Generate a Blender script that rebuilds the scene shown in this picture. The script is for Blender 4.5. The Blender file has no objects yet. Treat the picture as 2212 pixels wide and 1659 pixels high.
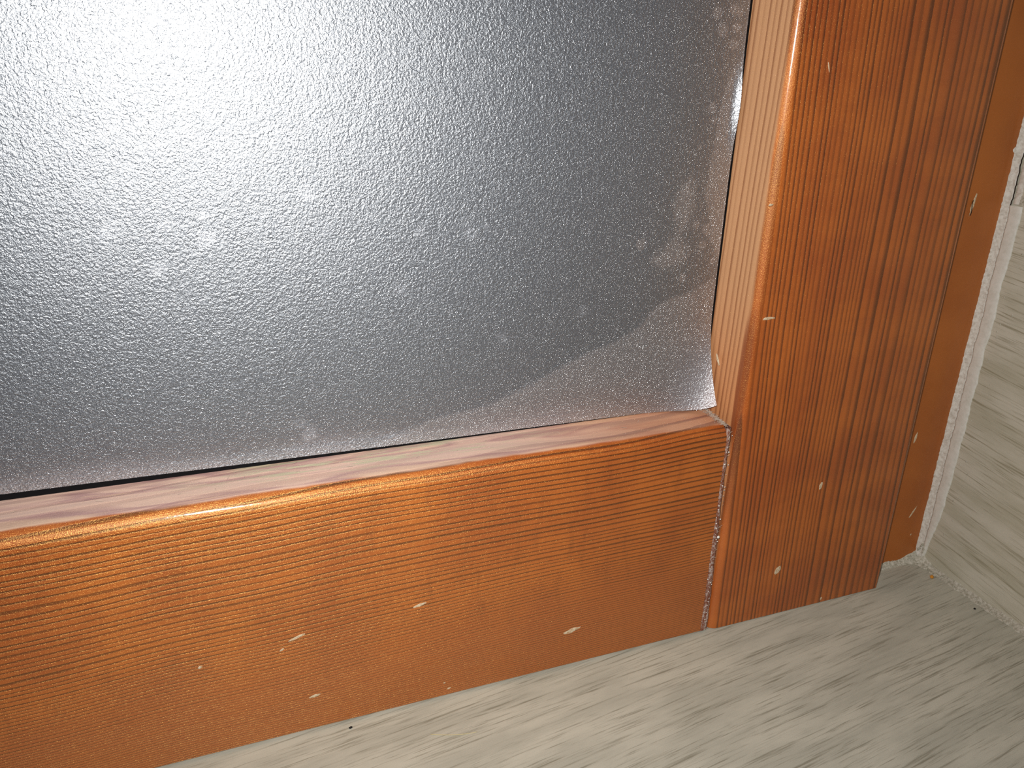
import bpy, bmesh, math, random
import numpy as np
from mathutils import Vector, Matrix, noise as mnoise
random.seed(7); rng = np.random.default_rng(7)
MM = 0.001
C = bpy.context.scene.collection
sc = bpy.context.scene

# ------------------------------------------------------------------ camera, world, flash, exposure
XAX = Vector((0.93414242, -0.3559616, 0.0258702))      # image right
DAX = Vector((-0.10653229, -0.34728276, -0.93168962))  # image down
FAX = Vector((0.34063001, 0.86757479, -0.36233297))    # viewing direction
cam = bpy.data.cameras.new('camera'); cam.sensor_width = 36; cam.lens = 36*1684.5/2212
cam.clip_start = 0.005; cam.clip_end = 50
co = bpy.data.objects.new('camera', cam); C.objects.link(co); sc.camera = co
Rm = Matrix((XAX, -DAX, -FAX)).transposed()
co.matrix_world = Matrix.Translation(Vector((-126.73, -159.52, 155.39))*MM) @ Rm.to_4x4()

w = bpy.data.worlds.new('night'); sc.world = w; w.use_nodes = True
w.node_tree.nodes['Background'].inputs[0].default_value = (0.62, 0.70, 1.0, 1)
w.node_tree.nodes['Background'].inputs[1].default_value = 0.05

fl = bpy.data.lights.new('phone_flash', 'AREA'); fl.shape = 'DISK'; fl.size = 4.0*MM
fl.energy = 0.35; fl.color = (1.0, 0.975, 0.93); fl.spread = math.radians(138)
fo = bpy.data.objects.new('phone_flash', fl); C.objects.link(fo)
fo.matrix_world = Matrix.Translation(Vector((-138.0, -160.0, 175.0))*MM) @ Rm.to_4x4()

sc.view_settings.view_transform = 'Standard'; sc.view_settings.look = 'None'
sc.view_settings.gamma = 1; sc.view_settings.use_curve_mapping = False
sc.view_settings.exposure = 0.0
sc.cycles.use_denoising = False

# ------------------------------------------------------------------ measures (mm)
H = 70.0      # top of the bottom rail
D = 13.2      # depth of the glass behind the sash face
W = 70.1      # width of the stile
XW = 96.4     # right tiled reveal
DJ = 9.3      # depth of the fixed jamb face behind the sash face

# ------------------------------------------------------------------ helpers
def lin(r, g, b):
    f = lambda c: (c/255/12.92) if c/255 <= .04045 else ((c/255+.055)/1.055)**2.4
    return (f(r), f(g), f(b), 1)

class NT:
    """small node-tree writer"""
    def __init__(s, name):
        s.m = bpy.data.materials.new(name); s.m.use_nodes = True
        s.t = s.m.node_tree; s.t.nodes.clear()
        s.out = s.t.nodes.new('ShaderNodeOutputMaterial')
    def set(s, sock, v):
        if hasattr(v, 'is_linked'): s.t.links.new(v, sock)
        elif v is not None: sock.default_value = v
    def n(s, typ, **kw):
        nd = s.t.nodes.new(typ)
        for k, v in kw.items(): setattr(nd, k, v)
        return nd
    def math(s, op, a, b=None, c=None, clamp=False):
        nd = s.n('ShaderNodeMath', operation=op, use_clamp=clamp)
        for i, v in enumerate((a, b, c)):
            if v is not None: s.set(nd.inputs[i], v)
        return nd.outputs[0]
    def add(s, a, b): return s.math('ADD', a, b)
    def mul(s, a, b): return s.math('MULTIPLY', a, b)
    def mad(s, a, b, c): return s.math('MULTIPLY_ADD', a, b, c)
    def step(s, v, a, b, o0=0.0, o1=1.0):
        nd = s.n('ShaderNodeMapRange', interpolation_type='SMOOTHSTEP')
        for i, x in enumerate((v, a, b, o0, o1)): s.set(nd.inputs[i], x)
        return nd.outputs[0]
    def xyz(s):
        tc = s.n('ShaderNodeTexCoord'); sc_ = s.n('ShaderNodeVectorMath', operation='SCALE')
        s.t.links.new(tc.outputs['Object'], sc_.inputs[0]); sc_.inputs['Scale'].default_value = 1000
        sp = s.n('ShaderNodeSeparateXYZ'); s.t.links.new(sc_.outputs[0], sp.inputs[0])
        return sp.outputs[0], sp.outputs[1], sp.outputs[2]
    def vec(s, x, y, z):
        nd = s.n('ShaderNodeCombineXYZ')
        for i, v in enumerate((x, y, z)): s.set(nd.inputs[i], v)
        return nd.outputs[0]
    def noise(s, v, scale=1.0, detail=2.0, rough=.5, dist=0.0):
        nd = s.n('ShaderNodeTexNoise'); s.set(nd.inputs['Vector'], v)
        nd.inputs['Scale'].default_value = scale; nd.inputs['Detail'].default_value = detail
        nd.inputs['Roughness'].default_value = rough; nd.inputs['Distortion'].default_value = dist
        return nd.outputs[0]
    def ramp(s, f, *stops):
        nd = s.n('ShaderNodeValToRGB'); cr = nd.color_ramp
        while len(cr.elements) < len(stops): cr.elements.new(.5)
        for e, (p, c) in zip(cr.elements, stops): e.position = p; e.color = c
        s.set(nd.inputs[0], f); return nd.outputs[0]
    def mix(s, f, a, b, mode='MIX'):
        nd = s.n('ShaderNodeMix', data_type='RGBA', blend_type=mode)
        s.set(nd.inputs[0], f); s.set(nd.inputs[6], a); s.set(nd.inputs[7], b); return nd.outputs[2]
    def bump(s, h, dist_mm, strength=1.0, normal=None):
        nd = s.n('ShaderNodeBump'); s.set(nd.inputs['Height'], h)
        nd.inputs['Distance'].default_value = dist_mm*MM; nd.inputs['Strength'].default_value = strength
        if normal is not None: s.set(nd.inputs['Normal'], normal)
        return nd.outputs[0]
    def attr(s, name):
        nd = s.n('ShaderNodeAttribute', attribute_name=name); return nd.outputs['Fac']
    def principled(s, **kw):
        nd = s.n('ShaderNodeBsdfPrincipled')
        for k, v in kw.items(): s.set(nd.inputs[k.replace('_', ' ')], v)
        return nd.outputs[0]
    def done(s, shader):
        s.t.links.new(shader, s.out.inputs[0]); return s.m

# ------------------------------------------------------------------ materials
def wood(kind):
    """varnished brushed pine as a solid: growth rings cut by every face; kind = rail | stile | jamb"""
    N = NT('varnished_pine_' + kind); x, y, z = N.xyz()
    if kind == 'rail':
        g, c = x, z                                            # along / across the grain
        wav = N.noise(N.vec(N.mul(x, .011), N.mul(y, .05), N.mul(z, .012)), 1, 1.5)
        r = N.add(N.mad(y, .22, z), N.mad(wav, 7.0, N.mul(x, -.030)))
        t = N.mul(r, .66)
        t = N.add(t, N.mul(N.math('POWER', N.math('MAXIMUM', N.math('SUBTRACT', 50.0, r), 0.0), 2.0), -.0115))
        t = N.add(t, N.mul(N.noise(N.vec(N.mul(r, .16), N.mul(x, .002), 3.3), 1, 2), 2.4))
    elif kind == 'stile':
        g, c = z, x
        wav = N.noise(N.vec(N.mul(z, .009), N.mul(y, .03), N.mul(x, .02)), 1, 1.5)
        r = N.add(N.mad(y, 1.05, N.mul(x, .80)), N.mad(wav, 3.0, N.mad(z, .012, -2.4)))
        t = N.mul(N.math('MAXIMUM', N.math('SUBTRACT', r, 2.9), 0.0), .82)
        t = N.add(t, N.mul(N.math('MAXIMUM', N.math('SUBTRACT', r, 30.0), 0.0), -.33))
        t = N.add(t, N.mul(N.noise(N.vec(N.mul(r, .17), N.mul(z, .002), 7.7), 1, 2), 2.2))
        t = N.mul(t, N.step(r, 2.0, 2.9, .12, 1.0))
    else:
        g, c = z, x
        wav = N.noise(N.vec(N.mul(z, .006), N.mul(y, .05), N.mul(x, .05)), 1, 2)
        r = N.add(N.mul(x, .12), N.mul(wav, 3.0)); t = N.mul(r, .55)
    fine = N.noise(N.vec(N.mul(g, .10), N.mul(c, 2.2), N.mul(y, 2.2)), 1, 2)
    t = N.add(t, N.mul(fine, .16))
    fr = N.math('FRACT', t)
    a_, b_, c_ = {'rail': (.54, .82, .94), 'stile': (.34, .80, .92), 'jamb': (.2, .8, .9)}[kind]
    late = N.mul(N.step(fr, a_, b_), N.step(fr, 1.0, c_))   # latewood line of each ring
    blot = N.noise(N.vec(N.mul(x, .05), N.mul(y, .05), N.mul(z, .05)), 1, 3)
    cross = N.noise(N.vec(N.mul(g, .30), N.mul(c, .06), N.mul(y, .1)), 1, 4, .65)
    pore = N.noise(N.vec(N.mul(g, .8), N.mul(c, 6.0), N.mul(y, 6.0)), 1, 2, .6)
    grit = N.noise(N.vec(x, y, z), 3.6, 2, .65)
    strong = {'rail': .95, 'stile': .88, 'jamb': .10}[kind]
    ring = N.noise(N.vec(N.mul(N.math('FLOOR', t), 3.71), .5, .5), 1, 0)
    late = N.mul(late, N.step(ring, .30, .62, .78 if kind == 'rail' else .52, 1.0))
    amt = N.mul(late, N.step(N.add(blot, N.mul(pore, .35)), .36, .78, strong*.80, strong))
    early = N.mix(N.step(blot, .3, .72), lin(190, 98, 35), lin(166, 76, 28))
    if kind != 'jamb': early = N.mix(N.mul(N.step(cross, .50, .72), .40 if kind == 'rail' else .18), early, lin(140, 62, 22))
    early = N.mix(N.mul(N.step(pore, .55, .8), .30), early, lin(140, 62, 20))
    if kind == 'jamb': early = N.mix(N.step(blot, .35, .75), lin(178, 98, 36), lin(164, 86, 28))
    if kind == 'rail':
        low = N.step(r, 40.0, 18.0)
        early = N.mix(N.mul(low, .7), early, lin(172, 84, 42))
        amt = N.mul(amt, N.mad(low, -.22, 1.0))
    col = N.mix(amt, early, lin(78, 26, 9))
    # bleached, dusty inner edge of the sash, where water stood and the stain wore off
    edge = N.noise(N.vec(N.mul(x, .05), N.mul(y, .15), N.mul(z, .05)), 1, 3)
    if kind != 'jamb':
        a0 = N.mad(edge, 3.0 if kind == 'rail' else 1.2, 0.5 if kind == 'rail' else .7)
        bl = N.step(y, a0, N.add(a0, .9))
        if kind == 'rail':
            stain = N.noise(N.vec(N.mul(x, .022), N.mul(y, .20), N.mul(z, .1)), 1, 2, .5, .5)
            pale = N.ramp(stain, (.36, lin(204, 172, 158)), (.47, lin(218, 182, 164)), (.54, lin(178, 140, 136)), (.62, lin(216, 180, 156)))
            pale = N.mix(N.mul(late, .28), pale, lin(142, 96, 92))
            grey = N.noise(N.vec(N.mul(x, .07), N.mul(y, .9), 5.0), 1, 4, .6)
            near = N.mul(N.step(N.math('ABSOLUTE', N.math('ADD', x, 95.0)), 60.0, 15.0), N.step(y, 4.0, 9.0))
            pale = N.mix(N.mul(N.step(grey, .48, .60), near), pale, lin(188, 178, 150))
            pale = N.mix(N.mul(N.step(x, -75.0, -5.0), .75), pale, N.mix(N.mul(late, .7), lin(206, 140, 96), lin(122, 66, 46)))
        else:
            pale = N.mix(N.mul(N.math('POWER', late, 1.6), .8), lin(190, 140, 100), lin(134, 82, 50))
            pale = N.mix(N.mul(N.step(z, 115.0, 72.0), .6), pale, N.mix(N.mul(late, .7), lin(196, 126, 76), lin(120, 60, 34)))
        col = N.mix(bl, col, pale)
        coat = N.mad(bl, -.65, .7)
        gold = N.mad(bl, -.15, .20) if kind == 'rail' else N.mad(bl, -.07, .105)
    else:
        coat, gold = .2, .05
    if kind == 'stile':    # dark streak of heartwood running out along the inner arris
        xx = N.math('SUBTRACT', x, 3.0)
        q = N.add(N.math('POWER', N.math('DIVIDE', N.add(xx, N.mul(N.math('SUBTRACT', z, 78.0), -.03)), 1.5), 2.0), N.math('POWER', N.math('DIVIDE', N.math('SUBTRACT', z, 80.0), 24.0), 2.0))
        q2 = N.add(N.math('POWER', N.math('DIVIDE', N.math('SUBTRACT', x, 1.5), 1.0), 2.0), N.math('POWER', N.math('DIVIDE', N.math('SUBTRACT', z, 126.0), 17.0), 2.0))
        q = N.add(N.math('MINIMUM', q, q2), N.mul(N.step(y, 2.4, 4.5), 3.0))
        col = N.mix(N.mul(N.step(N.add(q, N.mul(fine, .5)), 1.25, .55), .75), col, lin(118, 48, 18))
    hgt = N.add(N.mul(amt, -.9 if kind == 'rail' else -.4), N.add(N.mul(pore, .35), N.mul(grit, .30)))
    nb = N.bump(hgt, .10 if kind != 'jamb' else .04)
    ng = N.bump(N.add(grit, N.mul(pore, .5)), .10 if kind != 'jamb' else .05, 1.0, nb)
    nc = N.bump(N.noise(N.vec(x, y, z), .7, 2, .5), .028, 1.0)
    bs = N.principled(Base_Color=col, Roughness=.5, Specular_IOR_Level=.35, Normal=nb, Coat_Weight=coat, Coat_Roughness=.13, Coat_Normal=nc)
    gg = N.n('ShaderNodeBsdfGlossy'); gg.inputs['Color'].default_value = (1, .60, .17, 1); gg.inputs['Roughness'].default_value = .30
    N.set(gg.inputs['Normal'], ng)                       # shimmer of the fibres under the varnish
    mx = N.n('ShaderNodeMixShader'); N.set(mx.inputs[0], gold); N.t.links.new(bs, mx.inputs[1]); N.t.links.new(gg.outputs[0], mx.inputs[2])
    return N.done(mx.outputs[0])

def tile_mat(name, ang, axis, dark, light, mid):
    """stone-coloured ceramic with printed wood streaks running at ang degrees from the long axis"""
    N = NT(name); x, y, z = N.xyz()
    a, b = (x, y) if axis == 'z' else (y, z)
    ca, sa = math.cos(math.radians(ang)), math.sin(math.radians(ang))
    u = N.add(N.mul(a, ca), N.mul(b, sa)); v = N.add(N.mul(a, -sa), N.mul(b, ca))
    v = N.add(v, N.mul(N.noise(N.vec(N.mul(u, .02), N.mul(v, .05), 0.0), 1, 1), 1.6))
    cloud = N.noise(N.vec(N.mul(u, .03), N.mul(v, .11), 2.0), 1, 4, .6)
    grain = N.noise(N.vec(N.mul(u, .034), N.mul(v, .85), 5.0), 1, 3, .62)
    grain2 = N.noise(N.vec(N.mul(u, .062), N.mul(v, 1.9), 9.0), 1, 3, .65)
    patch = N.noise(N.vec(N.mul(u, .05), N.mul(v, .16), 15.0), 1, 2, .5)
    grit = N.noise(N.vec(u, v, 0.0), 4.5, 2, .6)
    col = N.mix(N.step(cloud, .34, .66), mid, light)
    s = N.mul(N.step(grain, .51, .68), N.step(grain2, .34, .58))
    s = N.math('MAXIMUM', s, N.mul(N.step(grain2, .52, .70), N.step(patch, .36, .58)))
    col = N.mix(N.mul(s, .72), col, dark)
    col = N.mix(N.mul(N.step(grain, .47, .28), .35), col, light)
    col = N.mix(N.mul(N.step(grit, .5, .72), .16), col, dark)
    nb = N.bump(N.add(N.mul(s, -.5), N.mul(grit, .4)), .05)
    return N.done(N.principled(Base_Color=col, Roughness=.55, Specular_IOR_Level=.35, Normal=nb))

def lumpy(name, c0, c1, scale=1.2, rough=.8, dist=.07):
    N = NT(name); x, y, z = N.xyz()
    f = N.noise(N.vec(x, y, z), scale, 4, .65)
    return N.done(N.principled(Base_Color=N.ramp(f, (.32, c0), (.6, c1)), Roughness=rough,
                               Normal=N.bump(f, dist)))

def plain(name, c, rough=.6, spec=.4):
    N = NT(name); return N.done(N.principled(Base_Color=c, Roughness=rough, Specular_IOR_Level=spec))

def film_mat():
    """embossed translucent vinyl: clear where water couples it to the glass, hazy where air lies behind it"""
    N = NT('embossed_frosted_vinyl'); x, y, z = N.xyz()
    p = N.vec(x, y, z)
    big = N.noise(p, 1.9, 1.0, .5, .45)
    mid = N.noise(p, 5.2, 2.0, .65, .2)
    dry = N.attr('dry'); fleck = N.attr('fleck'); foam_glint = N.attr('foam_glint')
    speck = N.noise(p, 3.4, 2, .6)
    d = N.step(N.add(dry, N.mul(N.math('SUBTRACT', N.noise(p, .8, 5, .7), .5), 1.1)), .30, .80)
    fk = N.math('MULTIPLY', fleck, N.step(N.noise(p, 1.6, 3, .7), .36, .62), clamp=True)
    fm = N.math('MULTIPLY', foam_glint, N.step(speck, .42, .62), clamp=True)
    nb = N.bump(N.add(N.mul(big, 1.0), N.mul(mid, .42)), .135)
    gl = N.n('ShaderNodeBsdfGlossy'); gl.inputs['Roughness'].default_value = .32
    gl.inputs['Color'].default_value = (.90, .94, 1, 1); N.set(gl.inputs['Normal'], nb)
    gl2 = N.n('ShaderNodeBsdfGlossy'); gl2.inputs['Roughness'].default_value = .62
    gl2.inputs['Color'].default_value = (.68, .83, 1, 1); N.set(gl2.inputs['Normal'], nb)
    df = N.n('ShaderNodeBsdfDiffuse'); N.set(df.inputs['Color'], N.mix(N.attr('curl'), lin(198, 202, 214), lin(216, 174, 150))); N.set(df.inputs['Normal'], nb)  # curl tint paints in warm light bounced from the wood behind
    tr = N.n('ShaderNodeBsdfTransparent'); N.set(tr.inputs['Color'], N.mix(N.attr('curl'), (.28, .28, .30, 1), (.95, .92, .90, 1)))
    def mixs(f, a, b):
        nd = N.n('ShaderNodeMixShader'); N.set(nd.inputs[0], f); N.t.links.new(a, nd.inputs[1]); N.t.links.new(b, nd.inputs[2]); return nd.outputs[0]
    gn = N.bump(N.noise(p, 5.0, 2, .6), .36)
    g3 = N.n('ShaderNodeBsdfGlossy'); g3.inputs['Roughness'].default_value = .13; N.set(g3.inputs['Normal'], gn)
    haze = N.math('ADD', N.mad(d, .075, .03), N.add(N.add(N.mul(fk, .8), N.mul(N.attr('curl'), .66)), N.mul(fm, .45)), clamp=True)
    s = mixs(haze, tr.outputs[0], df.outputs[0])
    s = mixs(.11, s, gl2.outputs[0])
    s = mixs(N.math('ADD', N.add(N.mad(d, .06, .31), N.mul(N.attr('curl'), -.27)), N.add(N.mul(fk, .3), N.mul(fm, .15)), clamp=True), s, gl.outputs[0])
    s = mixs(N.mad(d, .14, .12), s, g3.outputs[0])
    return N.done(s)

def glass_mat():
    N = NT('window_glass')
    return N.done(N.principled(Base_Color=(.96, .98, .97, 1), Roughness=.35, IOR=1.5, Transmission_Weight=1.0))

def seam_mat():
    """old glue smeared in the joint with pale dust on it"""
    N = NT('dusty_glue'); x, y, z = N.xyz(); p = N.vec(x, y, z)
    f = N.noise(p, 1.5, 4, .7); gz = N.step(z, 4.0, 40.0)
    f2 = N.noise(N.vec(x, y, N.mul(z, .12)), 1, 2)
    col = N.ramp(N.add(f, N.mul(N.math('SUBTRACT', f2, .5), .6)), (.36, lin(128, 68, 42)), (.50, lin(156, 114, 100)), (.66, lin(214, 202, 196)))
    return N.done(N.principled(Base_Color=col, Roughness=.6, Normal=N.bump(f, .25)))

M_rail, M_stile, M_jamb = wood('rail'), wood('stile'), wood('jamb')
M_sill = tile_mat('wood_look_sill_tile', 7.0, 'z', lin(124, 120, 102), lin(204, 202, 187), lin(184, 183, 169))
M_wall = tile_mat('wood_look_wall_tile', 7.0, 'x', lin(138, 131, 104), lin(206, 202, 186), lin(186, 182, 162))
M_grout = lumpy('pale_grout', lin(150, 145, 126), lin(206, 202, 188), 1.3)
M_caulk = lumpy('grey_acrylic_caulk', lin(206, 203, 192), lin(220, 217, 208), .6, .6, .04)
M_paint = lumpy('smeared_white_filler', lin(186, 178, 166), lin(222, 219, 210), 1.0, .75, .05)
M_dark = plain('dark_gap', lin(44, 34, 28), .9, .1)
M_gap = plain('black_gap_glass', lin(9, 9, 12), .7, .15)
M_film, M_glass, M_seam = film_mat(), glass_mat(), seam_mat()
M_chip = lumpy('bare_pale_wood', lin(180, 140, 96), lin(220, 204, 176), 2.2, .6, .08)
M_lint = plain('pale_lint', lin(188, 170, 154), .9, .1)
M_crumb = plain('amber_crumb', lin(214, 142, 44), .4)
M_speck = plain('black_grit', lin(26, 24, 22), .7)
M_white = plain('white_granule', lin(240, 238, 230), .6)
M_hair = plain('straw_fibre', lin(214, 200, 150), .7)

# ------------------------------------------------------------------ mesh helpers (mm in, metres out)
def mesh_obj(name, verts, faces, mat, parent=None, smooth=False, loc=(0, 0, 0)):
    me = bpy.data.meshes.new(name)
    me.from_pydata([((v[0]-loc[0])*MM, (v[1]-loc[1])*MM, (v[2]-loc[2])*MM) for v in verts], [], faces)
    me.materials.append(mat); me.validate(); me.update()
    bm = bmesh.new(); bm.from_mesh(me); bmesh.ops.recalc_face_normals(bm, faces=bm.faces); bm.to_mesh(me); bm.free()
    if smooth: me.polygons.foreach_set('use_smooth', [True]*len(me.polygons))
    o = bpy.data.objects.new(name, me); C.objects.link(o)
    o.location = Vector(loc)*MM
    if parent:
        o.parent = parent; o.matrix_parent_inverse = Matrix.Identity(4)
        o.location = Vector(loc)*MM - world_loc(parent)
    return o
def world_loc(o):
    l = o.location.copy()
    while o.parent: o = o.parent; l += o.location
    return l
def sharp(o, deg=35):
    me = o.data; me.polygons.foreach_set('use_smooth', [True]*len(me.polygons))
    bm = bmesh.new(); bm.from_mesh(me)
    for e in bm.edges:
        e.smooth = not (len(e.link_faces) == 2 and e.calc_face_angle(0) > math.radians(deg))
    bm.to_mesh(me); bm.free()
def tag(o, label=None, cat=None, kind=None, group=None):
    for k, v in (('label', label), ('category', cat), ('kind', kind), ('group', group)):
        if v: o[k] = v
    return o
def empty(name, loc=(0, 0, 0)):
    o = bpy.data.objects.new(name, None); C.objects.link(o); o.location = Vector(loc)*MM; o.empty_display_size = .01
    return o
def prism(name, prof, a0, a1, axis, mat, parent=None, cuts=1):
    """extrude a closed 2-D profile along axis x ((y,z) profile) or z ((x,y) profile)"""
    n = len(prof); vs, fs = [], []
    for k in range(cuts+1):
        a = a0+(a1-a0)*k/cuts
        vs += [((a, p[0], p[1]) if axis == 'x' else (p[0], p[1], a)) for p in prof]
    for k in range(cuts):
        for i in range(n):
            j = (i+1) % n; fs.append((k*n+i, k*n+j, (k+1)*n+j, (k+1)*n+i))
    fs.append(tuple(range(n))); fs.append(tuple(range(cuts*n, (cuts+1)*n)))
    o = mesh_obj(name, vs, fs, mat, parent); sharp(o); return o
def arc(cx, cy, r, a0, a1, n=10):
    return [(cx+r*math.cos(math.radians(a0+(a1-a0)*i/n)), cy+r*math.sin(math.radians(a0+(a1-a0)*i/n))) for i in range(n+1)]
def box(name, x0, x1, y0, y1, z0, z1, mat, parent=None, bev=.4):
    bm = bmesh.new(); bmesh.ops.create_cube(bm, size=1)
    for v in bm.verts:
        v.co = Vector(((x0+x1)/2+v.co.x*(x1-x0), (y0+y1)/2+v.co.y*(y1-y0), (z0+z1)/2+v.co.z*(z1-z0)))*MM
    if bev: bmesh.ops.bevel(bm, geom=bm.edges[:], offset=bev*MM, segments=2, profile=.5, affect='EDGES')
    me = bpy.data.meshes.new(name); bm.to_mesh(me); bm.free(); me.materials.append(mat)
    o = bpy.data.objects.new(name, me); C.objects.link(o)
    if parent: o.parent = parent; o.location = -world_loc(parent)
    return o
def ns(x, y=0., z=0.): return mnoise.noise(Vector((x, y, z)))
def sheet(name, rows, mat, parent=None, smooth=True):
    """grid of points -> surface"""
    n, m = len(rows), len(rows[0])
    vs = [p for r in rows for p in r]
    fs = [(i*m+j, i*m+j+1, (i+1)*m+j+1, (i+1)*m+j) for i in range(n-1) for j in range(m-1)]
    return mesh_obj(name, vs, fs, mat, parent, smooth)
def tube_geo(pts, r, k=5):
    pts = [Vector(p) for p in pts]; vs, fs = [], []
    for i, p in enumerate(pts):
        t = (pts[min(i+1, len(pts)-1)]-pts[max(i-1, 0)]).normalized()
        a = t.orthogonal().normalized(); b = t.cross(a)
        for q in range(k):
            an = 2*math.pi*q/k; vs.append(p+a*(r*math.cos(an))+b*(r*math.sin(an)))
    for i in range(len(pts)-1):
        for q in range(k): fs.append((i*k+q, i*k+(q+1) % k, (i+1)*k+(q+1) % k, (i+1)*k+q))
    fs.append(tuple(range(k))); fs.append(tuple(range((len(pts)-1)*k, len(pts)*k)))
    return vs, fs
def join_geo(parts):
    V, F = [], []
    for v, f in parts:
        o = len(V); V += list(v); F += [tuple(i+o for i in q) for q in f]
    return V, F
def lump_geo(c, rx, ry, rz, seed, seg=10, ring=6, amp=.25, rot=0.):
    vs, fs = [], []
    for i in range(ring+1):
        th = math.pi*i/ring
        for j in range(seg):
            ph = 2*math.pi*j/seg
            d = Vector((math.sin(th)*math.cos(ph), math.sin(th)*math.sin(ph), math.cos(th)))
            k = 1+amp*2*ns(d.x*1.7+seed, d.y*1.7, d.z*1.7)
            px, py, pz = d.x*rx*k, d.y*ry*k, d.z*rz*k
            vs.append((c[0]+px*math.cos(rot)-pz*math.sin(rot), c[1]+py, c[2]+px*math.sin(rot)+pz*math.cos(rot)))
    for i in range(ring):
        for j in range(seg): fs.append((i*seg+j, i*seg+(j+1) % seg, (i+1)*seg+(j+1) % seg, (i+1)*seg+j))
    return vs, fs

# ------------------------------------------------------------------ window sash
win = empty('window_1')
tag(win, 'wooden window sash of red-brown varnished pine with a dark pane, above the tiled sill', 'window', 'structure')
XL, ZT = -460.0, 460.0                      # how far the sash is carried on past the frame
R = 3.6
prof = [(0.6, .25), (0, .9)] + [(0, H-1.3-R)] + arc(R, H-1.3-R, R, 180, 84, 12)[1:] + [(D-.1, H), (D-.1, H-9), (D+8, H-9), (D+8, H-12), (44, H-16), (44, .25)]
rail = prism('bottom_rail', prof, XL, -.35, 'x', M_rail, win)
prof = [(0, 44), (0, D+8), (9, D+8), (9, D-.1), (0, D-.1)] + arc(2.8+3.0, 3.0, 3.0, 194, 270, 12) + [(W-1.8, 0)] + arc(W-1.8, 1.8, 1.8, -90, 0, 6)[1:] + [(W, 8.8), (W-9, 8.8), (W-9, 44)]
stile = prism('side_stile', prof, .25, ZT, 'z', M_stile, win)
box('glass_pane', XL, 8, D, D+4, H-8, ZT, M_glass, win, 0)
# added black strips at the film edges, standing in for the dark glass
gap_strip = sheet('dark_glass_strip', [[(XL, D-.06, H-.4), (XL, D-.06, H+2.6)], [(-1.6, D-.06, H-.4), (-1.6, D-.06, H+2.6)]], M_gap, win, False)
sheet('dark_glass_strip', [[(-2.2, D-.05, H-.4), (.1, D-.05, H-.4)], [(-2.2, D-.05, ZT), (.1, D-.05, ZT)]], M_gap, win, False)

# glue and dust in the joint between rail and stile
def sy(x):      # depth of the stile's rounded inner arris at x
    if x >= 5.8: return 0.
    if x < 2.9: return 2.4+(2.9-x)*3.8
    return 3.0-math.sqrt(max(0., 9.0-(5.8-x)**2))
rows = []
for k in range(141):
    z = .4 + (H-2.2)*k/140
    wd = 1.1 + 1.3*max(0, 1-z/55)**1.1 + .35*ns(z*.35, 2.2)
    wob = .12*ns(z*1.9, 4.1)
    yb = sy(wd)
    rows.append([(-.5, .55, z), (-.25, .45+wob*.5, z), (.1, .28+wob, z), (wd*.45, .30+wob, z), (wd*.8, min(.4, yb+.05)+wob*.7, z), (wd+.35, .9, z), (wd+.6, sy(wd+.6)+.3, z)])
seam = sheet('joint_glue', rows, M_seam, win)
tag(seam, 'whitish dusty glue line')
# fluff where rail, stile and film meet, and single fibres along the rail
geo = []
for k in range(520):
    t = random.random(); y0 = 1.0+(D-2.0)*t; sp = 1.9*(1-.2*t)
    p = Vector((-.3-abs(random.gauss(0, .5))*sp*(.5+t), y0, H-1.3*(1-y0/D)+.1+abs(random.gauss(0, .2))))
    d = Vector((random.uniform(-1, 1), random.uniform(-1, 1), random.uniform(-.15, .35))).normalized()
    L = random.uniform(.15, .55); bend = Vector((random.uniform(-.4, .4), random.uniform(-.4, .4), .1))
    geo.append(tube_geo([p+d*(L*s)+bend*(s*s) for s in (0, .5, 1)], random.uniform(.025, .05), 3))
for k in range(40):
    x = -175+170*random.random(); y0 = random.uniform(6, D-.8); p = Vector((x, y0, H-1.3*(1-y0/D)+.08))
    d = Vector((random.uniform(-1, 1), random.uniform(-.7, .7), random.uniform(0, .5))).normalized(); L = random.uniform(.4, 1.3)
    bend = Vector((random.uniform(-.6, .6), random.uniform(-.5, .2), random.uniform(-.1, .2)))
    geo.append(tube_geo([p+d*(L*s)+bend*(s*s) for s in (0, .33, .66, 1)], .03, 3))
for k in range(40):
    z = random.uniform(1, H-3); p = Vector((random.uniform(-.3, 1.6), random.uniform(-.2, .5), z))
    d = Vector((random.uniform(-1, 1), random.uniform(-.5, .1), random.uniform(-1, 1))).normalized()
    geo.append(tube_geo([p, p+d*.5, p+d*.9+Vector((.2, -.1, .2))], .035, 3))
for k in range(230):
    t = random.random()**.8; y0 = .5+(D-1.0)*t; r = random.uniform(.03, .08)+.16*max(0, ns(y0*.9, 7.7))
    geo.append(lump_geo((-.15-abs(random.gauss(0, .3+1.0*t)), y0, H-1.35*(1-y0/D)+random.uniform(0, .12)), r*random.uniform(1, 2), r*1.2, r*.45, k, 6, 4, .4))
V, F = join_geo(geo); lint = mesh_obj('lint', V, F, M_lint, win); tag(lint, 'pale dust fluff', kind='stuff')
geo = []
for k in range(46):
    z = random.uniform(3, H-4); r = random.uniform(.08, .22)
    geo.append(lump_geo((random.uniform(.0, 1.6), random.uniform(.1, .3), z), r, r, r, k, 6, 4))
V, F = join_geo(geo); o = mesh_obj('dust_grains', V, F, M_white, win, True); tag(o, 'white grains in the glue', kind='stuff')

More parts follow.
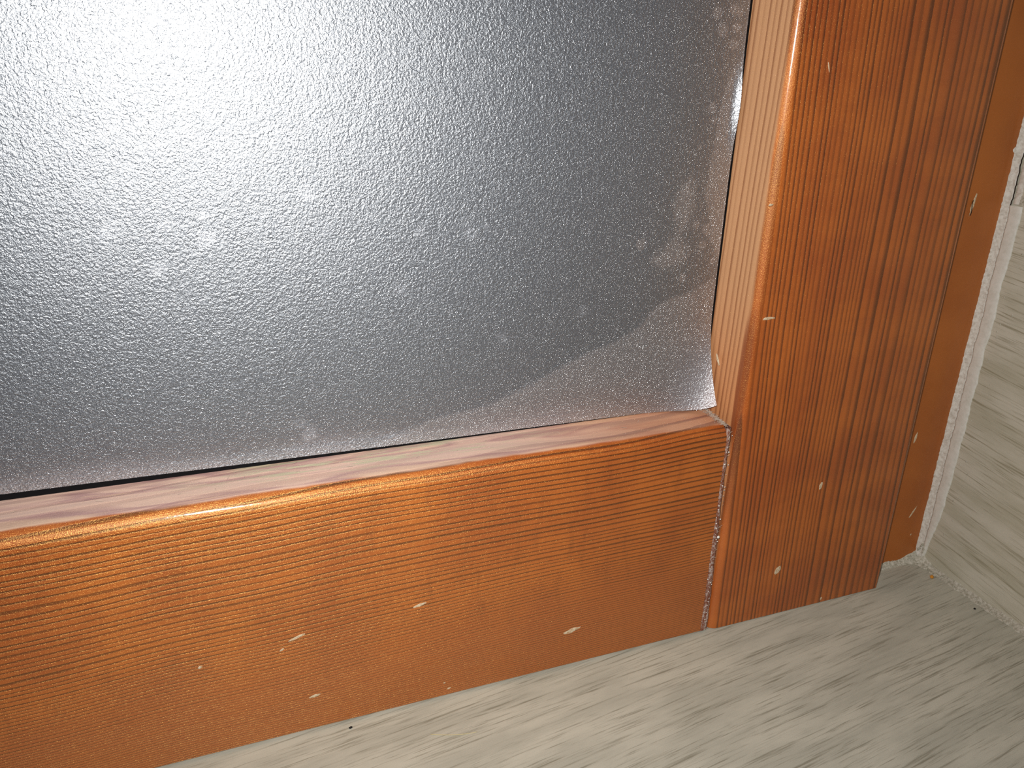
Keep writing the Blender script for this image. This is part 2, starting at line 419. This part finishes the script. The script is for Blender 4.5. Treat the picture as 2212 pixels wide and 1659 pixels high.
# bare chips knocked out of the varnish
def chip(parent, face, a, b, la, lb, ang, seed, mat=None):
    """thin ragged flake on a face: 'y' = room face at depth yv, 'x' = inner face of the stile"""
    ang = math.radians(ang); n = 12; yv = {'rail': 0., 'stile': 0., 'jamb': DJ, 'inner': 0.}[face]
    vs = []
    for ring, (sc_, hh) in enumerate(((1.0, -.03), (.72, .10), (.35, .06))):
        for i in range(n):
            t = 2*math.pi*i/n; k = 1+.45*ns(math.cos(t)*1.5+seed*3.7, math.sin(t)*1.5, ring*.3)
            u, v = math.cos(t)*abs(math.cos(t))**.3*la*.5*sc_*k, math.sin(t)*lb*.5*sc_*k
            p, q = a+u*math.cos(ang)-v*math.sin(ang), b+u*math.sin(ang)+v*math.cos(ang)
            vs.append((p, yv-hh, q) if face != 'inner' else (-hh, p, q))
    fs = [(r*n+i, r*n+(i+1) % n, (r+1)*n+(i+1) % n, (r+1)*n+i) for r in range(2) for i in range(n)] + [tuple(range(2*n, 3*n))]
    return mesh_obj('chip', vs, fs, mat or M_chip, parent, True)
for i, (a, b, la, lb, an) in enumerate([(-87.4, 31.6, 3.6, .9, 12), (-117.8, 29.6, 4.4, .8, 20), (-121.4, 27.0, 1.3, .6, 30), (-44.2, 12.4, 5.6, 1.5, 12),
                                        (-114.7, 10.9, 3.2, .9, 8), (-79.8, 2.8, 1.2, .6, 10), (-81.1, 5.0, .7, .4, 0), (-139.7, 27.0, 1.3, .7, 30)]):
    chip(rail, 'rail', a, b, la, lb, an, i+1)
for i, (a, b, la, lb, an) in enumerate([(25.6, 16.8, 3.6, 2.3, 62), (36.4, 44.4, 2.8, 1.2, 80), (7.6, 99.0, 4.6, .9, 3), (45.5, 1.6, 1.3, .7, 80), (14.2, 160.3, 2.6, .35, 108), (3.2, 128.5, 1.5, .6, 10)]):
    chip(stile, 'stile', a, b, la, lb, an, i+21)
chip(stile, 'inner', 9.0, 85.5, 3.4, .9, 60, 41)

# ------------------------------------------------------------------ fixed jamb behind the sash
jamb = box('trim_1', 52, 99.5, DJ, 60, .2, ZT, M_jamb, None, .3)
tag(jamb, 'plain brown fixed jamb strip between the sash stile and the grey tiled reveal', 'window jamb', 'structure')
for i, (a, b, la, lb, an) in enumerate([(83.4, 125.0, 7.4, 1.1, 80), (82.4, 49.7, 4.4, 1.1, 82), (89.3, 20.2, 5.6, .75, 60), (79.5, 38.0, 2.4, .8, 80), (91.0, 11.0, .8, .5, 60)]):
    chip(jamb, 'jamb', a, b, la, lb, an, i+51)
vs = [(83.0+.25*math.sin(k), DJ-.2-.02*(k % 2), 121.8+k*.75) for k in range(7)]
V, F = tube_geo(vs, .11, 5); tag(mesh_obj('split', V, F, M_dark, jamb), 'dark split in a pale chip')

# ------------------------------------------------------------------ tiled sill
sill = empty('window_sill', (0, 0, 0))
tag(sill, 'grey wood-look tiled window sill under the sash, streaks running sideways', 'window sill', 'structure')
box('tile', -460, XW-.6, -330, 62, -9, 0, M_sill, sill, .3)
# mortar along the reveal and under the jamb
rows = []
for k in range(320):
    y = DJ+.2-(DJ+.2+300)*(k/319)**1.7
    q = ns(y*.55, 1.3); q2 = ns(y*1.6, 6.1); wd = 2.3+.7*q+.35*q2 + max(0, (y-3)/6)*1.4; hh = 1.2+.5*ns(y*.8, 9.4)+.25*q2 + max(0, (y-2)/7)*3.0
    rows.append([(XW-wd-.1, y, -.15), (XW-wd+.2, y, .14+.1*q2), (XW-wd*.55, y, .34+.25*q+.14*q2), (XW-.5, y, hh*.55), (XW-.14, y, hh), (XW+.15, y, hh+.25)])
g = sheet('grout', rows, M_grout, sill)
rows = []
for k in range(90):
    x = 66+(XW+.4-66)*k/89; q = ns(x*.5, 4.7); q2 = ns(x*1.7, 2.1)
    h2 = 1.3+.6*q+.3*q2+max(0, (x-88)/8)*2.2; wd = 1.6+.7*q2+max(0, (x-88)/8)*1.2
    rows.append([(x, DJ+.15, h2+.2), (x, DJ-.16, h2), (x, DJ-wd*.5, .5+.2*q), (x, DJ-wd, .12+.08*q2), (x, DJ-wd-.15, -.15)])
sheet('grout', rows, M_grout, sill)

# ------------------------------------------------------------------ tiled reveal
wall = empty('wall_right', (XW, 0, 0))
tag(wall, 'grey wood-look tiled wall of the window reveal, right of the brown jamb', 'wall', 'structure')
box('tile', XW, XW+9, -330, 62, -9, 125.6, M_wall, wall, .35)
box('tile', XW, XW+9, -330, 62, 127.6, ZT, M_wall, wall, .35)
rows = []
for k in range(200):
    y = DJ-2-(320)*(k/199)**1.5; q = ns(y*.6, 3.3); q2 = ns(y*2.1, 5.5)
    rows.append([(XW+.3, y, 124.9-.6*q), (XW-.05-.1*q2, y, 125.3-.6*q2), (XW-.05-.1*q, y, 126.6), (XW-.05-.1*q2, y, 127.9+.6*q), (XW+.3, y, 128.4+.5*q)])
sheet('grout', rows, M_grout, wall)
# cracked filler against the jamb, then the smooth caulk bead against the tile
rowsP, rowsC, rowsB = [], [], []
nz = 560
for k in range(nz+1):
    z = 1.5+(260-1.5)*k/nz
    rag = .55*ns(z*.33, .7)+.45*ns(z*1.1, 3.9)+.30*ns(z*3.1, 8.8)
    if 139.5 < z < 141.3: rag += 1.9*math.sin((z-139.5)/1.8*math.pi)
    cr = DJ-2.2+.35*ns(z*.25, 5.5)+.22*ns(z*1.3, 2.7)-max(0, (z-110)/150)*.4
    lx = XW-1.3-.5*rag
    rowsP.append([(lx, DJ+.1, z), (lx+.05, DJ-.14, z), (XW-.8+.1*rag, DJ-.75-.2*ns(z*.9, 1.1), z), (XW-.45, cr+.55, z), (XW-.45, cr+.08, z), (XW-.25, cr+.05, z)])
    rowsC.append([(XW-.36, cr+.3, z), (XW-.36, cr-.3, z)])
    if z <= 125.2:
        e = cr-3.6*min(1., .22+z/32)-.35*ns(z*.12, 6.6) - max(0, (z-60)/65)*.2
        th = .55
        rowsB.append([(XW-.25, cr-.04, z), (XW-th+.05, cr-.07, z), (XW-th, cr-.5, z), (XW-th*.95, (cr+e)/2, z), (XW-th*.7, e+.4, z), (XW-.12, e, z), (XW+.1, e-.1, z)])
o = sheet('ragged_filler', rowsP, M_paint, wall); tag(o, 'ragged white filler edge')
o = sheet('crack', rowsC, M_dark, wall); tag(o, 'dark hairline crack')
o = sheet('caulk_bead', rowsB, M_caulk, wall); tag(o, 'smooth grey caulk strip')
rows = []
for k in range(130):                       # thin smeared caulk on the tile above the end of the bead
    z = 125.2+120*k/129; q = ns(z*.4, 2.4)
    rows.append([(XW-.03, DJ-2.7, z), (XW-.3, DJ-3.0, z), (XW-.22-.1*q, DJ-4.2+.5*q, z), (XW+.05, DJ-5.0+.9*q, z)])
sheet('caulk_smear', rows, M_paint, wall)
geo = []
for k in range(34):                        # crumbs of mortar on the tile along the bead and in the corner
    z = random.uniform(4, 120); r = random.uniform(.08, .28)
    geo.append(lump_geo((XW-.02, DJ-7.2-abs(random.gauss(0, 1.6)), z), .08, r, r*random.uniform(.8, 2.4), k, 6, 4))
for k in range(60):
    y = random.uniform(-30, DJ-1); r = random.uniform(.12, .38)
    geo.append(lump_geo((XW-random.uniform(.2, 2.6), y, random.uniform(.1, .7)), r, r, r*.7, k+99, 6, 4))
for k in range(11):
    geo.append(lump_geo((XW-random.uniform(.1, 1.6), DJ-random.uniform(.0, 2.6), random.uniform(1.5, 8.0)), random.uniform(.2, .5), random.uniform(.2, .5), random.uniform(.3, 1.3), k+199, 8, 5, .4))
V, F = join_geo(geo); o = mesh_obj('mortar_crumbs', V, F, M_grout, wall, True); o['kind'] = 'stuff'

# ------------------------------------------------------------------ frosted film on the pane
def seg_dist(P, poly):
    d = np.full(P.shape[0], 1e9)
    for (x0, z0), (x1, z1) in zip(poly[:-1], poly[1:]):
        a = np.array((x0, z0)); b = np.array((x1, z1)); ab = b-a
        t = np.clip(((P-a)@ab)/(ab@ab), 0, 1); d = np.minimum(d, np.linalg.norm(P-a-t[:, None]*ab, axis=1))
    return d
def inside(P, poly):
    r = np.zeros(P.shape[0], bool); n = len(poly)
    for i in range(n):
        x0, z0 = poly[i]; x1, z1 = poly[(i+1) % n]
        if z0 == z1: continue
        c = ((z0 > P[:, 1]) != (z1 > P[:, 1])) & (P[:, 0] < (x1-x0)*(P[:, 1]-z0)/(z1-z0)+x0); r ^= c
    return r
def soft(P, poly, wdt):
    d = seg_dist(P, list(poly)+[poly[0]]); s = np.where(inside(P, poly), d, -d)
    return np.clip(.5+s/(2*wdt), 0, 1)
FX1 = -.75
xs = np.concatenate([np.linspace(XL+2, -190, 40), np.linspace(-189, -30, 230), np.linspace(-29.6, FX1, 90)])
zsf = np.concatenate([np.linspace(0, 20, 56), np.linspace(20.5, 115, 150), np.linspace(118, ZT-H-2, 30)])
GX, GZ = np.meshgrid(xs, zsf, indexing='ij')
bottom = H+.15+np.clip(-GX-18, 0, 1e9)*.0088                   # cut slightly askew: the gap opens to the left
bottom = np.minimum(bottom, H+1.75)
Zf = bottom+GZ
P = np.stack([GX.ravel(), Zf.ravel()], 1)
wet_edge = [(-130, 60), (-80, 76.5), (-65.9, 78.3), (-59.6, 80.7), (-49.5, 84.7), (-39.2, 89.4), (-29.9, 92.3), (-23.3, 95.6), (-20.8, 98.6), (-16.9, 102.1), (-8.6, 104), (-3, 107), (6, 109), (6, 60)]
strip = [(-.1, 163.6), (-3.7, 159.3), (-5.5, 152.9), (-6, 147.5), (-6.5, 140.9), (-7, 135.3), (-7.4, 129.5), (-5.8, 126), (-4.2, 119.9), (-2.2, 113.7), (6, 108), (6, 164)]
patch = [(-11.2, 136), (-15.5, 132), (-17.5, 127), (-15, 121), (-18, 117), (-22.5, 113.5), (-20, 110.5), (-15.5, 110), (-12, 111.5), (-9, 115), (-12.8, 119), (-9.6, 124), (-9.8, 130)]
dry = np.maximum.reduce([soft(P, wet_edge, 1.2), soft(P, strip, .9), .8*soft(P, patch, 2.2)])
for (bx, bz, br) in [(-5.1, 172.6, 1.3), (-3.8, 168.6, 1.2), (-7.6, 167.9, 1.5), (-8.1, 150.5, 1.3), (-7.2, 147.6, .9), (-4.0, 164.8, 1.3), (-9.5, 171.5, 1.4), (-3.2, 172, 1.0), (-5.5, 120.5, 1.6), (-6.4, 116.5, 1.2),
                     (-3.4, 118.2, 1.2), (-9.0, 121.8, 1.1), (-2.6, 112.2, .9), (-11.5, 108.0, 1.2), (-24.8, 117.5, 1.5), (-10.5, 141.2, .7)]:
    d = np.hypot(P[:, 0]-bx, P[:, 1]-bz); dry = np.maximum(dry, np.clip(.5+(br-d)/.8, 0, 1))
fleck = np.zeros(len(P))
for (bx, bz, br, s) in [(-127.7, 123.4, 1.9, 1), (-137.7, 117.4, 1.6, .9), (-145.5, 125.5, 1.8, .8), (-106.6, 132, 1.9, .8), (-87.2, 109.9, 1.4, .6), (-134.8, 126.3, 1.0, .8), (-127.6, 128.1, 1.1, .8),
                        (-82.6, 123, 1.2, .45), (-70.5, 122, 1.6, .5), (-66.5, 124, .7, .5), (-109.8, 76.5, 2.2, .5), (-62, 96, 1.6, .25), (-40, 101, 1.6, .3), (-112, 79.5, 1.4, .35)]:
    d = np.hypot(P[:, 0]-bx, P[:, 1]-bz); fleck = np.maximum(fleck, s*np.clip(1.25-d/br, 0, 1))
hgt = (GZ).ravel()
foam_glint = np.clip(1.15-hgt/(3.6+1.2*np.sin(P[:, 0]*.11)), 0, 1)*np.clip((-P[:, 0]-12)/30, 0, 1)
foam_glint = np.maximum(foam_glint, .55*np.clip(1-hgt/1.4, 0, 1)); foam_glint = np.maximum(foam_glint, .7*np.clip(1-(-P[:, 0]+FX1)/.55, 0, 1))  # right-edge line is a painted glint; the bottom band is foam
# the corner has come unstuck and curls forward over the stile
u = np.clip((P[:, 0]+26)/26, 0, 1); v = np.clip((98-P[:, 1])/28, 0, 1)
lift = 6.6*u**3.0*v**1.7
lift += .10*np.clip(dry-.2, 0, 1)*np.clip((110-P[:, 1])/20, 0, 1)
lift += .25*np.clip(1-hgt/3.0, 0, 1)*np.clip(.4+.6*np.sin(P[:, 0]*.045), 0, 1)
lift += 1.1*np.exp(-((P[:, 1]-151)/8.0)**2)*np.clip((P[:, 0]+3.0)/2.2, 0, 1)**2   # edge standing a little proud
xo = P[:, 0] + .9*(u*v)**2.2
verts = np.stack([xo, D-.22-lift, P[:, 1]+2.9*u**8*v**1.5], 1)*MM
n, m = GX.shape
idx = np.arange(n*m).reshape(n, m)
faces = np.stack([idx[:-1, :-1], idx[1:, :-1], idx[1:, 1:], idx[:-1, 1:]], -1).reshape(-1, 4)
FL = (XL+2, D-.22, H+2)
me = bpy.data.meshes.new('window_film'); me.from_pydata((verts-np.array((0, D, H))*MM).tolist(), [], faces.tolist()); me.update()
for nm, arr in (('dry', dry), ('fleck', fleck), ('foam_glint', foam_glint), ('curl', u**4*v**1.6)):
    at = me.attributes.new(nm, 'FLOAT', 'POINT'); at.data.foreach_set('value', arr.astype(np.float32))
me.polygons.foreach_set('use_smooth', [True]*len(me.polygons)); me.materials.append(M_film)
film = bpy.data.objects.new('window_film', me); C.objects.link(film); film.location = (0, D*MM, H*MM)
tag(film, 'frosted embossed privacy film on the pane, its lower corner peeling onto the stile', 'window film')

# ------------------------------------------------------------------ crumbs and fibres lying on the sill
V, F = lump_geo((92.1, -1.5, .42), .75, .55, .45, 3, 12, 8, .25)
o = mesh_obj('crumb', V, F, M_crumb, None, True, (92.1, -1.5, 0)); tag(o, 'tiny amber crumb on the sill beside the mortar corner', 'crumb')
V, F = lump_geo((-106.7, -2.3, .2), .5, .3, .22, 8, 10, 6, .35)
o = mesh_obj('grit_speck', V, F, M_speck, None, True, (-106.7, -2.3, 0)); tag(o, 'black speck of grit on the sill, below the long bottom rail', 'speck')
V, F = lump_geo((91.2, -19.2, .2), .42, .34, .24, 11, 10, 6, .3)
o = mesh_obj('grit_speck', V, F, M_speck, None, True, (91.2, -19.2, 0)); tag(o, 'tiny black speck on the sill near the tiled wall', 'speck')
pts = [(-88.0+1.15*k, -11.9-.30*k+.06*(k-5)**2*.5, .12+.12*math.sin(k*.5)) for k in range(11)]
V, F = tube_geo(pts, .07, 6)
o = mesh_obj('fibre', V, F, M_hair, None, True, (-82, -12.5, 0)); tag(o, 'thin straw-coloured curved fibre lying on the grey sill', 'fibre')
V, F = lump_geo((1.5, .0, 33.6), .42, .3, .42, 5, 10, 7, .12)
o = mesh_obj('white_granule', V, F, M_white, win, True)
